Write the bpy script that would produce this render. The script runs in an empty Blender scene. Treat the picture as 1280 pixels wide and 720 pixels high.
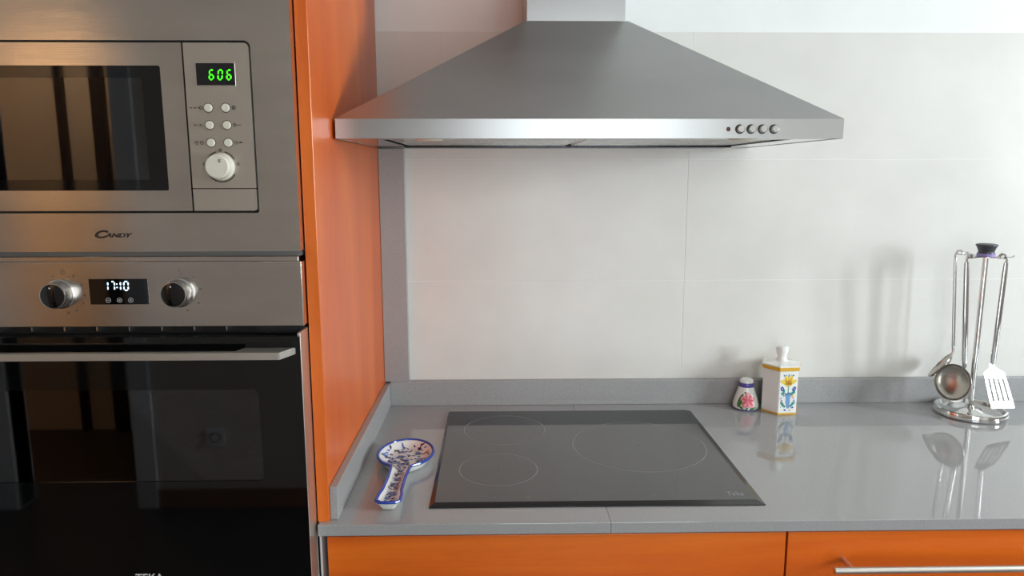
import bpy, bmesh, math, random
from mathutils import Vector, Matrix, Euler
from mathutils.geometry import tessellate_polygon

random.seed(7)
scene = bpy.context.scene
COL = scene.collection

# ------------------------------------------------------------------ camera
F_PX, PITCH, YAW, ROLL = 897.3, 0.160, 0.0183, -0.0012
cam_d = bpy.data.cameras.new('camera')
cam_d.sensor_width = 36.0
cam_d.lens = F_PX / 1280.0 * 36.0
cam_d.clip_start = 0.02
cam = bpy.data.objects.new('camera', cam_d)
COL.objects.link(cam)
fw = Vector((math.sin(YAW)*math.cos(PITCH), math.cos(YAW)*math.cos(PITCH), -math.sin(PITCH)))
rt = Vector((math.cos(YAW), -math.sin(YAW), 0))
up = rt.cross(fw)
r2 = rt*math.cos(ROLL) + up*math.sin(ROLL)
u2 = -rt*math.sin(ROLL) + up*math.cos(ROLL)
cam.matrix_world = Matrix(((r2.x, u2.x, -fw.x, 0.0884), (r2.y, u2.y, -fw.y, -1.7829),
                           (r2.z, u2.z, -fw.z, 1.4879), (0, 0, 0, 1)))
scene.camera = cam

# ------------------------------------------------------------------ world, lights, exposure
world = bpy.data.worlds.new('sky')
scene.world = world
world.use_nodes = True
world.node_tree.nodes['Background'].inputs[0].default_value = (0.80, 0.90, 1.0, 1)
world.node_tree.nodes['Background'].inputs[1].default_value = .9
vs = scene.view_settings
vs.view_transform = 'Standard'
vs.look = 'None'
vs.gamma = 1.0
vs.use_curve_mapping = False
vs.exposure = 0.14

def area(name, loc, rot, sx, sy, power, color):
    d = bpy.data.lights.new(name, 'AREA')
    d.shape = 'RECTANGLE'; d.size = sx; d.size_y = sy
    d.energy = power; d.color = color
    o = bpy.data.objects.new(name, d); COL.objects.link(o)
    o.location = loc; o.rotation_euler = rot
    return o
# daylight entering through the window in the right-hand wall (lamp stands just outside the pane)
area('window_right_offscreen', (3.34, -1.40, 1.68), (0, math.radians(90), 0), 1.0, .66, 120, (0.88, 0.94, 1.0))
# daylight entering through the glazed balcony door opposite the worktop
area('window_behind_camera_offscreen', (.52, -2.80, 1.30), (math.radians(90), 0, 0), 1.0, 1.9, 17, (0.97, 0.98, 1.0))

# ------------------------------------------------------------------ helpers
MATS = {}
def lin(c):
    return tuple((x/255/12.92) if x/255 <= .04045 else ((x/255+.055)/1.055)**2.4 for x in c)

def new_mat(name):
    m = bpy.data.materials.new(name); m.use_nodes = True
    MATS[name] = m
    nt = m.node_tree
    return m, nt, nt.nodes['Principled BSDF']

def plain(name, rgb, rough=.5, metal=0.0, spec=.5, coat=0.0, emit=0.0, noise=0.0, nscale=30.0, bump=0.0):
    m, nt, b = new_mat(name)
    c = lin(rgb)
    b.inputs['Base Color'].default_value = (*c, 1)
    b.inputs['Roughness'].default_value = rough
    b.inputs['Metallic'].default_value = metal
    b.inputs['Specular IOR Level'].default_value = spec
    b.inputs['Coat Weight'].default_value = coat
    b.inputs['Coat Roughness'].default_value = 0.05
    if emit:
        b.inputs['Emission Color'].default_value = (*c, 1)
        b.inputs['Emission Strength'].default_value = emit
    if noise or bump:
        tc = nt.nodes.new('ShaderNodeTexCoord')
        n = nt.nodes.new('ShaderNodeTexNoise'); n.inputs['Scale'].default_value = nscale
        n.inputs['Detail'].default_value = 4
        nt.links.new(tc.outputs['Object'], n.inputs['Vector'])
        if noise:
            r = nt.nodes.new('ShaderNodeValToRGB')
            r.color_ramp.elements[0].position = .3; r.color_ramp.elements[1].position = .7
            r.color_ramp.elements[0].color = (*[x*(1-noise) for x in c], 1)
            r.color_ramp.elements[1].color = (*[min(1, x*(1+noise)) for x in c], 1)
            nt.links.new(n.outputs['Fac'], r.inputs['Fac'])
            nt.links.new(r.outputs['Color'], b.inputs['Base Color'])
        if bump:
            bp = nt.nodes.new('ShaderNodeBump'); bp.inputs['Strength'].default_value = bump
            bp.inputs['Distance'].default_value = .002
            nt.links.new(n.outputs['Fac'], bp.inputs['Height'])
            nt.links.new(bp.outputs['Normal'], b.inputs['Normal'])
    return m

def brushed(name, rgb, rough=.3, stretch=(1, 1, 120), bump=.12, smudge=.06, scale=6.0):
    m, nt, b = new_mat(name)
    c = lin(rgb)
    b.inputs['Metallic'].default_value = 1.0
    tc = nt.nodes.new('ShaderNodeTexCoord')
    mp = nt.nodes.new('ShaderNodeMapping'); mp.inputs['Scale'].default_value = stretch
    nt.links.new(tc.outputs['Object'], mp.inputs['Vector'])
    n = nt.nodes.new('ShaderNodeTexNoise'); n.inputs['Scale'].default_value = scale
    n.inputs['Detail'].default_value = 3
    nt.links.new(mp.outputs['Vector'], n.inputs['Vector'])
    bp = nt.nodes.new('ShaderNodeBump'); bp.inputs['Strength'].default_value = bump
    bp.inputs['Distance'].default_value = .001
    nt.links.new(n.outputs['Fac'], bp.inputs['Height'])
    nt.links.new(bp.outputs['Normal'], b.inputs['Normal'])
    n2 = nt.nodes.new('ShaderNodeTexNoise'); n2.inputs['Scale'].default_value = 7
    n2.inputs['Detail'].default_value = 5
    mp2 = nt.nodes.new('ShaderNodeMapping'); mp2.inputs['Scale'].default_value = (.6, 1, 2.2)
    nt.links.new(tc.outputs['Object'], mp2.inputs['Vector'])
    nt.links.new(mp2.outputs['Vector'], n2.inputs['Vector'])
    r = nt.nodes.new('ShaderNodeValToRGB')
    r.color_ramp.elements[0].position = .35; r.color_ramp.elements[1].position = .65
    r.color_ramp.elements[0].color = (*[x*(1-smudge) for x in c], 1)
    r.color_ramp.elements[1].color = (*[min(1, x*(1+smudge)) for x in c], 1)
    nt.links.new(n2.outputs['Fac'], r.inputs['Fac'])
    nt.links.new(r.outputs['Color'], b.inputs['Base Color'])
    mr = nt.nodes.new('ShaderNodeMapRange')
    mr.inputs['To Min'].default_value = rough*.88; mr.inputs['To Max'].default_value = rough*1.12
    nt.links.new(n2.outputs['Fac'], mr.inputs['Value'])
    nt.links.new(mr.outputs['Result'], b.inputs['Roughness'])
    return m

def wood(name, a, bcol, rough=.32, stretch=(9, 9, .9), coat=.15):
    m, nt, b = new_mat(name)
    tc = nt.nodes.new('ShaderNodeTexCoord')
    mp = nt.nodes.new('ShaderNodeMapping'); mp.inputs['Scale'].default_value = stretch
    nt.links.new(tc.outputs['Object'], mp.inputs['Vector'])
    n = nt.nodes.new('ShaderNodeTexNoise'); n.inputs['Scale'].default_value = 1.3
    n.inputs['Detail'].default_value = 5; n.inputs['Distortion'].default_value = .9
    nt.links.new(mp.outputs['Vector'], n.inputs['Vector'])
    mp2 = nt.nodes.new('ShaderNodeMapping'); mp2.inputs['Scale'].default_value = tuple(s*16 for s in stretch)
    nt.links.new(tc.outputs['Object'], mp2.inputs['Vector'])
    n2 = nt.nodes.new('ShaderNodeTexNoise'); n2.inputs['Scale'].default_value = 2; n2.inputs['Detail'].default_value = 2
    nt.links.new(mp2.outputs['Vector'], n2.inputs['Vector'])
    mx = nt.nodes.new('ShaderNodeMath'); mx.operation = 'MULTIPLY_ADD'
    nt.links.new(n2.outputs['Fac'], mx.inputs[0]); mx.inputs[1].default_value = .14
    nt.links.new(n.outputs['Fac'], mx.inputs[2])
    r = nt.nodes.new('ShaderNodeValToRGB')
    r.color_ramp.elements[0].position = .34; r.color_ramp.elements[1].position = .76
    r.color_ramp.elements[0].color = (*lin(a), 1); r.color_ramp.elements[1].color = (*lin(bcol), 1)
    nt.links.new(mx.outputs[0], r.inputs['Fac'])
    nt.links.new(r.outputs['Color'], b.inputs['Base Color'])
    b.inputs['Roughness'].default_value = rough
    b.inputs['Coat Weight'].default_value = coat
    b.inputs['Coat Roughness'].default_value = .22
    return m

def glassy(name, tint, fac, rough=.02):
    """thin window glass: see-through with a mirror sheen"""
    m, nt, b = new_mat(name)
    nt.nodes.remove(b)
    out = nt.nodes['Material Output']
    t = nt.nodes.new('ShaderNodeBsdfTransparent'); t.inputs[0].default_value = (*tint, 1)
    g = nt.nodes.new('ShaderNodeBsdfGlossy'); g.inputs['Roughness'].default_value = rough
    fr = nt.nodes.new('ShaderNodeFresnel'); fr.inputs['IOR'].default_value = fac
    mix = nt.nodes.new('ShaderNodeMixShader')
    nt.links.new(fr.outputs[0], mix.inputs[0]); nt.links.new(t.outputs[0], mix.inputs[1]); nt.links.new(g.outputs[0], mix.inputs[2])
    nt.links.new(mix.outputs[0], out.inputs[0])
    return m

def mesh_obj(name, me, mat, parent=None, smooth=False):
    o = bpy.data.objects.new(name, me); COL.objects.link(o)
    if mat is not None:
        me.materials.clear(); me.materials.append(mat if not isinstance(mat, str) else MATS[mat])
    if parent is not None:
        o.parent = parent
        o.location = -Vector(parent.get('origin', (0, 0, 0)))
    if smooth:
        for p in me.polygons: p.use_smooth = True
        try: me.set_sharp_from_angle(angle=math.radians(35))
        except Exception: pass
    return o

class MB:
    """collects shapes in world coordinates and links them as one mesh object"""
    def __init__(s): s.bm = bmesh.new()
    def box(s, x0, x1, y0, y1, z0, z1, bev=0.0, seg=2):
        b = bmesh.new()
        vs_ = [b.verts.new(p) for p in ((x0,y0,z0),(x1,y0,z0),(x1,y1,z0),(x0,y1,z0),(x0,y0,z1),(x1,y0,z1),(x1,y1,z1),(x0,y1,z1))]
        for f in ((3,2,1,0),(4,5,6,7),(0,1,5,4),(1,2,6,5),(2,3,7,6),(3,0,4,7)): b.faces.new([vs_[i] for i in f])
        if bev: bmesh.ops.bevel(b, geom=list(b.edges), offset=bev, segments=seg, affect='EDGES', profile=.5)
        s._merge(b); return s
    def _merge(s, b):
        me = bpy.data.meshes.new('t'); b.to_mesh(me); b.free(); s.bm.from_mesh(me); bpy.data.meshes.remove(me)
    def poly_prism(s, pts, axis, a, b_, bev=0.0):
        """2-D polygon (counter-clockwise list) extruded along axis from a to b_"""
        b = bmesh.new()
        def P(p, t):
            if axis == 'y': return (p[0], t, p[1])
            if axis == 'x': return (t, p[0], p[1])
            return (p[0], p[1], t)
        lo = [b.verts.new(P(p, a)) for p in pts]; hi = [b.verts.new(P(p, b_)) for p in pts]
        n = len(pts)
        b.faces.new(lo[::-1]); b.faces.new(hi)
        for i in range(n): b.faces.new((lo[i], lo[(i+1) % n], hi[(i+1) % n], hi[i]))
        bmesh.ops.recalc_face_normals(b, faces=b.faces)
        if bev: bmesh.ops.bevel(b, geom=list(b.edges), offset=bev, segments=2, affect='EDGES')
        s._merge(b); return s
    def ring(s, outer, inner, y0, y1):
        """frame in the xz plane: outer/inner are equal-length point lists"""
        b = bmesh.new(); n = len(outer)
        V = [[b.verts.new((p[0], y, p[1])) for p in L] for y in (y0, y1) for L in (outer, inner)]
        of, inf, ob, ib = V
        for i in range(n):
            j = (i+1) % n
            b.faces.new((of[i], of[j], inf[j], inf[i])); b.faces.new((ob[j], ob[i], ib[i], ib[j]))
            b.faces.new((of[j], of[i], ob[i], ob[j])); b.faces.new((inf[i], inf[j], ib[j], ib[i]))
        bmesh.ops.recalc_face_normals(b, faces=b.faces)
        s._merge(b); return s
    def lathe(s, prof, mat4=None, n=32):
        """prof: (r, z) list revolved about z"""
        b = bmesh.new(); rows = []
        for r, z in prof:
            if r < 1e-6: rows.append([b.verts.new((0, 0, z))])
            else: rows.append([b.verts.new((r*math.cos(2*math.pi*i/n), r*math.sin(2*math.pi*i/n), z)) for i in range(n)])
        for A, B in zip(rows, rows[1:]):
            for i in range(n):
                j = (i+1) % n
                if len(A) == 1 and len(B) == 1: continue
                if len(A) == 1: b.faces.new((A[0], B[i], B[j]))
                elif len(B) == 1: b.faces.new((A[i], A[j], B[0]))
                else: b.faces.new((A[i], A[j], B[j], B[i]))
        bmesh.ops.recalc_face_normals(b, faces=b.faces)
        if mat4 is not None: bmesh.ops.transform(b, matrix=mat4, verts=b.verts)
        s._merge(b); return s
    def tube(s, pts, r, n=10, closed=False, flat=None):
        """round (or flattened: (rx, ry)) tube along points"""
        b = bmesh.new(); P = [Vector(p) for p in pts]; m = len(P); rows = []
        prevn = None
        for k in range(m):
            a = P[(k-1) % m] if (closed or k > 0) else P[k]
            c = P[(k+1) % m] if (closed or k < m-1) else P[k]
            t = (c-a).normalized()
            if prevn is None:
                ref = Vector((0, 0, 1)) if abs(t.z) < .9 else Vector((1, 0, 0))
                nn = t.cross(ref).normalized()
            else:
                nn = (prevn - t*prevn.dot(t)).normalized()
            prevn = nn; bb = t.cross(nn)
            rr = r[k] if isinstance(r, (list, tuple)) else r
            fx, fy = flat if flat else (1, 1)
            rows.append([b.verts.new(P[k] + nn*math.cos(2*math.pi*i/n)*rr*fx + bb*math.sin(2*math.pi*i/n)*rr*fy) for i in range(n)])
        rng = range(m) if closed else range(m-1)
        for k in rng:
            A, B = rows[k], rows[(k+1) % m]
            for i in range(n):
                j = (i+1) % n
                b.faces.new((A[i], A[j], B[j], B[i]))
        if not closed: b.faces.new(rows[0][::-1]); b.faces.new(rows[-1])
        bmesh.ops.recalc_face_normals(b, faces=b.faces)
        s._merge(b); return s
    def faces(s, verts, faces):
        vv = [s.bm.verts.new(v) for v in verts]
        for f in faces: s.bm.faces.new([vv[i] for i in f])
        return s
    def xform(s, M): bmesh.ops.transform(s.bm, matrix=M, verts=s.bm.verts); return s
    def build(s, name, mat, parent=None, smooth=False):
        me = bpy.data.meshes.new(name); s.bm.to_mesh(me); s.bm.free()
        return mesh_obj(name, me, mat, parent, smooth)

def tag(o, label, cat, group=None):
    o['label'] = label; o['category'] = cat
    if group: o['group'] = group
    return o
def struct(o, label=None):
    o['kind'] = 'structure'
    if label: o['label'] = label
    return o
def thing(name, loc, label, cat, group=None):
    o = bpy.data.objects.new(name, None); COL.objects.link(o)
    o.location = loc; o['origin'] = tuple(loc); o.empty_display_size = .05
    return tag(o, label, cat, group)
def rrect(x0, x1, z0, z1, r, n=5):
    """rounded rectangle; r one radius or four (bottom-left, bottom-right, top-right, top-left)"""
    if not isinstance(r, (tuple, list)): r = (r,)*4
    P = []
    for (cx, cz, a0, q) in ((x0+r[0], z0+r[0], 180, r[0]), (x1-r[1], z0+r[1], 270, r[1]), (x1-r[2], z1-r[2], 0, r[2]), (x0+r[3], z1-r[3], 90, r[3])):
        for k in range(n+1):
            a = math.radians(a0 + 90*k/n); P.append((cx+q*math.cos(a), cz+q*math.sin(a)))
    return P
def ROT_Y(): return Matrix.Rotation(math.radians(90), 4, 'X')     # z axis -> -y
def cyl_front(mb, x, z, y, prof, n=32):
    """lathe with its axis pointing out of an appliance front (towards -y), y is the base plane"""
    return mb.lathe(prof, Matrix.Translation((x, y, z)) @ ROT_Y(), n)
def text_part(name, body, mat, parent, xc, zc, w, h, y, depth=.0004, shear=0.0, bold=0.0):
    cu = bpy.data.curves.new('t', 'FONT'); cu.body = body; cu.align_x = 'LEFT'; cu.extrude = .0
    cu.shear = shear; cu.offset = bold; cu.resolution_u = 4
    o = bpy.data.objects.new('t', cu); COL.objects.link(o)
    dg = bpy.context.evaluated_depsgraph_get()
    me = bpy.data.meshes.new_from_object(o.evaluated_get(dg))
    bpy.data.objects.remove(o); bpy.data.curves.remove(cu)
    xs = [v.co.x for v in me.vertices]; ys = [v.co.y for v in me.vertices]
    x0, x1, y0, y1 = min(xs), max(xs), min(ys), max(ys)
    for v in me.vertices:
        v.co = Vector((xc + ((v.co.x-x0)/(x1-x0)-.5)*w, y, zc + ((v.co.y-y0)/(y1-y0)-.5)*h))
    me.name = name
    return mesh_obj(name, me, mat, parent)

# ------------------------------------------------------------------ materials
plain('plaster_white', (236, 236, 233), .75, noise=.02, nscale=8)
plain('plaster_cream', (221, 216, 208), .75, noise=.02, nscale=8)
plain('tile_stone', (222, 219, 212), .30, noise=.05, nscale=5)
plain('grout', (235, 233, 228), .8)
plain('quartz', (158, 157, 156), .05, spec=.95, noise=.10, nscale=420)
plain('quartz_edge', (158, 157, 156), .24, noise=.10, nscale=420)
wood('cherry_panel', (200, 80, 8), (226, 112, 26), .30, (4.5, 4.5, .55), .05)
wood('cherry_front', (200, 80, 8), (226, 112, 26), .34, (.8, 9, 9))
wood('cherry_edge', (200, 80, 8), (226, 112, 26), .4, (20, 20, 1.0), coat=0)
brushed('steel_frame', (206, 200, 193), .15)
brushed('steel_hood', (180, 180, 179), .30, (1, 1, 90), .10, .03)
brushed('steel_fascia', (180, 180, 179), .28, (1, 1, 90), .10, .02)
plain('chrome', (215, 214, 212), .08, 1.0)
plain('steel_satin', (196, 194, 190), .22, 1.0)
plain('steel_mirror', (190, 190, 190), .06, 1.0)
plain('aluminium', (212, 206, 197), .40, 1.0)
plain('black_gloss', (7, 8, 9), .035, spec=.6)
plain('black_matte', (10, 10, 11), .5)
plain('black_soft', (22, 23, 26), .3)
plain('hob_glass', (17, 17, 18), .05, spec=1.0)
MATS['hob_glass'].node_tree.nodes['Principled BSDF'].inputs['IOR'].default_value = 1.68
plain('hob_bevel', (26, 26, 27), .16, spec=.9)
plain('hob_print', (150, 150, 150), .5)
plain('ivory', (226, 220, 202), .35)
plain('silver_paint', (176, 166, 154), .38, .55)
plain('print_dark', (74, 66, 60), .6)
plain('print_brown', (42, 28, 22), .5)
plain('print_light', (205, 205, 205), .5)
plain('green_led', (60, 255, 20), .5, emit=2.2)
plain('blue_led', (190, 225, 255), .5, emit=2.6)
plain('lcd_dark', (28, 27, 30), .12)
plain('red_lamp', (92, 20, 22), .3)
plain('grey_strip', (120, 122, 122), .4, .5)
plain('filter_dark', (40, 52, 68), .25, .6)
plain('white_melamine', (225, 224, 220), .5)
plain('ceramic', (238, 238, 232), .10, coat=.6)
plain('paint_yellow', (222, 172, 62), .18)
plain('paint_yellow2', (240, 205, 84), .2)
plain('paint_blue', (38, 66, 158), .15)
plain('paint_navy', (36, 46, 92), .2)
plain('paint_midblue', (110, 136, 196), .2)
plain('paint_sky', (120, 160, 205), .2)
plain('paint_purple', (92, 84, 160), .2)
plain('paint_green', (52, 112, 44), .2)
plain('paint_teal', (70, 150, 140), .2)
plain('paint_pink', (214, 92, 112), .2)
plain('paint_rose', (236, 152, 156), .2)
plain('knob_grey', (62, 62, 68), .4)
plain('knob_purple', (150, 132, 190), .4)
plain('floor_dark', (64, 52, 44), .35, noise=.15, nscale=6)
plain('warm_wall', (224, 202, 178), .7)
plain('dark_wood', (46, 32, 26), .5)
plain('baseboard_brown', (150, 92, 48), .5)
plain('trim_white', (226, 230, 236), .4)
plain('lamp_glow', (255, 228, 194), .5, emit=115.0)
plain('enamel', (34, 34, 36), .3)
glassy('window_glass', (.96, .98, .98), 1.25)
glassy('oven_glass', (.30, .30, .31), 1.9)
glassy('microwave_glass', (.5, .5, .5), 1.75)

# ------------------------------------------------------------------ setting
XL, XR, YB, CEIL = -2.45, 3.20, -2.64, 2.55
struct(MB().box(-3.4, XR+.1, -3.75, .02, -.05, 0).build('floor', 'floor_dark'), 'dark brown floor')
struct(MB().box(-3.4, XR+.1, -3.75, .02, CEIL, CEIL+.05).build('ceiling', 'plaster_white'), 'white ceiling')
wb = struct(MB().box(-3.4, XR+.1, .006, .12, 0, CEIL).build('wall_back', 'plaster_white'), 'white plaster wall above large pale tiles')
struct(MB().box(XL-.1, XL, YB, .006, 0, CEIL).build('wall_left', 'plaster_white'))
# tiles 90 x 30 cm on the wall, 1.5 mm joints
Z0, ZT, GAP = .9634, 1.2184, .0008
rows = [(.60, .9184, [-.345, .555, 1.455, XR]), (.9184, ZT, [-.345, .555, 1.455, XR]), (ZT, ZT+.3, [-.345, .555, 1.455, XR]),
        (ZT+.3, ZT+.6, [-.345, -.04, .555, 1.455, XR])]
MB().box(-.345, XR, .0006, .0062, .6, ZT+.5975).build('grout_bed', 'grout', wb)
for z0, z1, xs in rows:
    for a, b in zip(xs, xs[1:]):
        MB().box(a+GAP, b-GAP, 0, .0055, z0+GAP, z1-GAP, .0003, 1).build('tile', 'tile_stone', wb)
# wall on the right with a window
def holed_wall(name, axis, c0, c1, u0, u1, holes, mat):
    """wall slab between c0, c1 with rectangular openings (a0, a1, z0, z1), built of boxes"""
    mb = MB(); cur = u0
    def add(a, b, z0, z1):
        if b-a < 1e-4 or z1-z0 < 1e-4: return
        if axis == 'x': mb.box(c0, c1, a, b, z0, z1)
        else: mb.box(a, b, c0, c1, z0, z1)
    for (a0, a1, z0, z1) in sorted(holes):
        add(cur, a0, 0, CEIL); add(a0, a1, 0, z0); add(a0, a1, z1, CEIL); cur = a1
    add(cur, u1, 0, CEIL)
    return struct(mb.build(name, mat))
holed_wall('wall_right', 'x', XR, XR+.1, YB, .006, [(-1.74, -1.06, 1.18, 2.18)], 'plaster_white')
def window(name, axis, c, a0, a1, z0, z1, bars):
    e = bpy.data.objects.new(name, None); COL.objects.link(e); struct(e, 'white framed window letting daylight in')
    def B(mb, a, b, za, zb, t=.03):
        return mb.box(c-t, c+t, a, b, za, zb, .003, 1) if axis == 'x' else mb.box(a, b, c-t, c+t, za, zb, .003, 1)
    m = MB(); w = .05
    B(m, a0, a0+w, z0, z1); B(m, a1-w, a1, z0, z1); B(m, a0+w, a1-w, z0, z0+w); B(m, a0+w, a1-w, z1-w, z1)
    m.build('window_frame', 'trim_white', e)
    for q in bars: B(MB(), q-.025, q+.025, z0+w, z1-w, .028).build('mullion', 'trim_white', e)
    edges = [a0+w] + [v for q in bars for v in (q-.025, q+.025)] + [a1-w]
    for k in range(0, len(edges), 2):
        B(MB(), edges[k], edges[k+1], z0+w, z1-w, .003).build('pane', 'window_glass', e)
window('window_1', 'x', XR+.05, -1.74, -1.06, 1.18, 2.18, [-1.40])
holed_wall('wall_front', 'y', YB-.1, YB, -3.4, XR+.1, [(-2.06, -1.53, 0, 2.08), (.02, 1.06, .25, 2.2)], 'plaster_cream')
window('window_2', 'y', YB-.05, .02, 1.06, .25, 2.2, [.54])
struct(MB().box(-1.44, XR-.002, YB, YB+.012, 0, .09, .002, 1).build('baseboard_front', 'baseboard_brown'))
m = MB(); m.box(-1.53, -1.44, YB-.11, YB+.015, 0, 2.16, .003, 1); m.box(-2.15, -2.06, YB-.11, YB+.015, 0, 2.16, .003, 1); m.box(-2.06, -1.53, YB-.11, YB+.015, 2.08, 2.16, .003, 1)
struct(m.build('trim_1', 'trim_white'), 'white door frame opening to a corridor')
# corridor seen through the doorway (mirrored in the appliance fronts)
struct(MB().box(-3.4, -.6, -3.75, -3.65, 0, CEIL).build('wall_corridor', 'warm_wall'), 'warm beige corridor wall')
struct(MB().box(-.6, -.5, -3.65, YB-.1, 0, CEIL).build('wall_corridor_right', 'warm_wall'))
struct(MB().box(-3.4, -3.3, -3.65, .006, 0, CEIL).build('wall_corridor_left', 'warm_wall'))
for a, b in ((-2.333, -2.297), (-2.143, -2.077)):
    struct(MB().box(a, b, -3.65, -3.60, 0, 2.2, .004, 1).build('trim_2', 'dark_wood'), 'dark wooden door post in the corridor')
t = thing('corridor_lamp_offscreen', (-2.1, -3.2, CEIL), 'round warm ceiling lamp assumed in the corridor', 'lamp')  # unseen fixture, assumed as the source of the corridor's warm light
MB().lathe([(0, 0), (.13, 0), (.13, -.02), (.12, -.03), (0, -.03)], Matrix.Translation((-2.1, -3.2, CEIL))).build('base', 'white_melamine', t, True)
MB().lathe([(0, -.03), (.115, -.03), (.105, -.06), (.06, -.08), (0, -.085)], Matrix.Translation((-2.1, -3.2, CEIL))).build('lamp_shade', 'lamp_glow', t, True)
# power socket on the wall opposite the oven
t = thing('wall_socket', (-1.17, YB, .33), 'white square power socket on the wall opposite the oven', 'socket')
MB().box(-1.21, -1.13, YB, YB+.012, .29, .37, .003).build('plate', 'trim_white', t)
cm = MB(); cm.lathe([(0, .010), (.019, .010), (.02, .014), (.024, .014), (.024, 0)], Matrix.Translation((-1.17, YB, .33)) @ Matrix.Rotation(math.radians(-90), 4, 'X')); cm.build('socket_well', 'silver_paint', t, True)

# ------------------------------------------------------------------ tall cabinet housing the ovens
TX0, TX1, PT = -.8420, -.2023, .0195
t = thing('tall_oven_cabinet', (-.52, -.3, 0), 'tall orange cherry wood cabinet housing the microwave and oven', 'cabinet')
PF = -.632
MB().box(TX1-PT, TX1, PF, -.001, .9003, 2.25, .0008, 1).build('side_panel', 'cherry_panel', t)
MB().box(TX1-PT+.0004, TX1-.0004, PF-.0009, PF-.0001, .9003, 2.25).build('edge_band', 'cherry_edge', t)
MB().box(TX0, TX0+PT, PF, -.001, .08, 2.25, .0008, 1).build('side_panel', 'cherry_panel', t)
MB().box(TX1-PT-.0002, TX1-PT+.0035, PF+.006, -.001, .08, .879).build('carcass_side', 'white_melamine', t)
for z in (.08, .742, 1.3595, 1.772, 2.232):
    MB().box(TX0+PT, TX1-PT-.0004, -.60, -.02, z, z+.004 if z == 1.3595 else z+.018).build('shelf', 'white_melamine', t)
MB().box(TX0+PT, TX1-PT-.0004, -.02, -.012, .08, 2.25).build('back_board', 'white_melamine', t)
MB().box(TX0+.06, TX1-PT-.0004, -.56, -.54, 0, .08).build('plinth', 'aluminium', t)
d = MB().box(TX0+PT+.002, TX1-PT-.002, PF-.018, PF+.001, .10, .742, .0015, 1).build('door', 'cherry_front', t)
MB().tube([(-.70, PF-.05, .70), (-.34, PF-.05, .70)], .006, 12).build('handle', 'aluminium', d)
d = MB().box(TX0+PT+.002, TX1-PT-.002, PF-.018, PF+.001, 1.775, 2.248, .0015, 1).build('door', 'cherry_front', t)
MB().tube([(-.70, PF-.05, 1.81), (-.34, PF-.05, 1.81)], .006, 12).build('handle', 'aluminium', d)

# ------------------------------------------------------------------ microwave
Y = -.655
MX1 = -.2228; MX0 = MX1 - .595
t = thing('built_in_microwave', (-.52, -.4, 1.3658), 'stainless steel built-in microwave with green digits and ivory buttons', 'microwave')
IX0, IX1, IZ0, IZ1 = -.757, -.2835, 1.4258, 1.6832
MB().ring(rrect(MX0, MX1, 1.3658, 1.7655, .001), rrect(IX0, IX1, IZ0, IZ1, (.004, .004, .010, .010)), Y, PF-.001).build('trim_frame', 'steel_frame', t)
MB().box(IX0-.02, IX1+.02, Y+.013, -.2, IZ0-.02, IZ1+.02).build('housing', 'black_matte', t)
MB().ring(rrect(IX0-.001, IX1+.001, IZ0-.001, IZ1+.001, (.004, .004, .010, .010)), rrect(IX0+.0022, IX1-.0022, IZ0+.0022, IZ1-.0022, (.003, .003, .008, .008)), Y+.004, Y+.012).build('gasket', 'black_matte', t)
# door with window
g = .0035
DX1 = -.3855
door = MB().ring(rrect(IX0+g, DX1, IZ0+g, IZ1-g, (.006, .0008, .0008, .006)), rrect(-.722, -.4196, 1.4605, 1.6465, .003), Y-.0015, Y+.012).build('door', 'steel_frame', t)
# black glass, with a lighter see-through mesh window
MB().ring(rrect(-.722, -.4196, 1.4605, 1.6465, .003), rrect(-.690, -.4490, 1.4770, 1.6292, .001), Y+.0005, Y+.004).build('glass_surround', 'black_gloss', door)
MB().box(-.690, -.4490, Y+.0006, Y+.0012, 1.4770, 1.6292).build('glass_pane', 'microwave_glass', door)
MB().box(-.700, -.4400, Y+.008, Y+.009, 1.4670, 1.6392).build('mesh_screen', plain('mw_mesh', (92, 84, 78), .4, .4), door)
# control panel
CX0, CX1 = -.3832, -.2862
pan = MB().poly_prism(rrect(CX0, CX1, 1.4640, IZ1-g, (.0008, .0008, .007, .0008)), 'y', Y+.012, Y-.0015).build('control_panel', 'silver_paint', t)
MB().poly_prism(rrect(CX0, CX1, IZ0+g, 1.4626, (.0008, .005, .0008, .0008)), 'y', Y+.012, Y-.0015).build('door_release', 'silver_paint', t)
YP = Y-.0015
MB().box(-.3668, -.3074, YP-.0006, YP, 1.6166, 1.6512, .0002, 1).build('display_bezel', 'aluminium', pan)
MB().box(-.3657, -.3082, YP-.0010, YP-.0004, 1.6177, 1.6501).build('display', 'lcd_dark', pan)
SEG = {'0': 'abcdef', '1': 'bc', '6': 'acdefg', '7': 'abc'}
def digit(mb, ch, x, z, w, h, th, y, sl=.12):
    def q(x0, z0, x1, z1):
        return [(x + x0 + sl*z0, y, z+z0), (x + x1 + sl*z1, y, z+z1)]
    a = th*.75
    L = {'a': (a, h, w-a, h), 'd': (a, 0, w-a, 0), 'g': (a, h/2, w-a, h/2), 'f': (0, h/2+a, 0, h-a), 'b': (w, h/2+a, w, h-a), 'e': (0, a, 0, h/2-a), 'c': (w, a, w, h/2-a)}
    for sname in SEG[ch]:
        (x0, _, za), (x1, _, zb) = q(*L[sname])
        d = Vector((x1-x0, zb-za)); u = d.normalized()*th*.5; n_ = Vector((-u.y, u.x))
        p, e = Vector((x0, za)), Vector((x1, zb))
        P = [p-u*.5, p+n_+u*.3, e+n_-u*.3, e+u*.5, e-n_-u*.3, p-n_+u*.3]
        mb.faces([(w_.x, y, w_.y) for w_ in P], [(5, 4, 3, 2, 1, 0)])
dg = MB()
for k, ch in enumerate('606'):
    digit(dg, ch, -.3466+.0131*k, 1.6262, .0060, .0138, .0018, YP-.0013)
dg.build('digits', 'green_led', pan)
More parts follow.
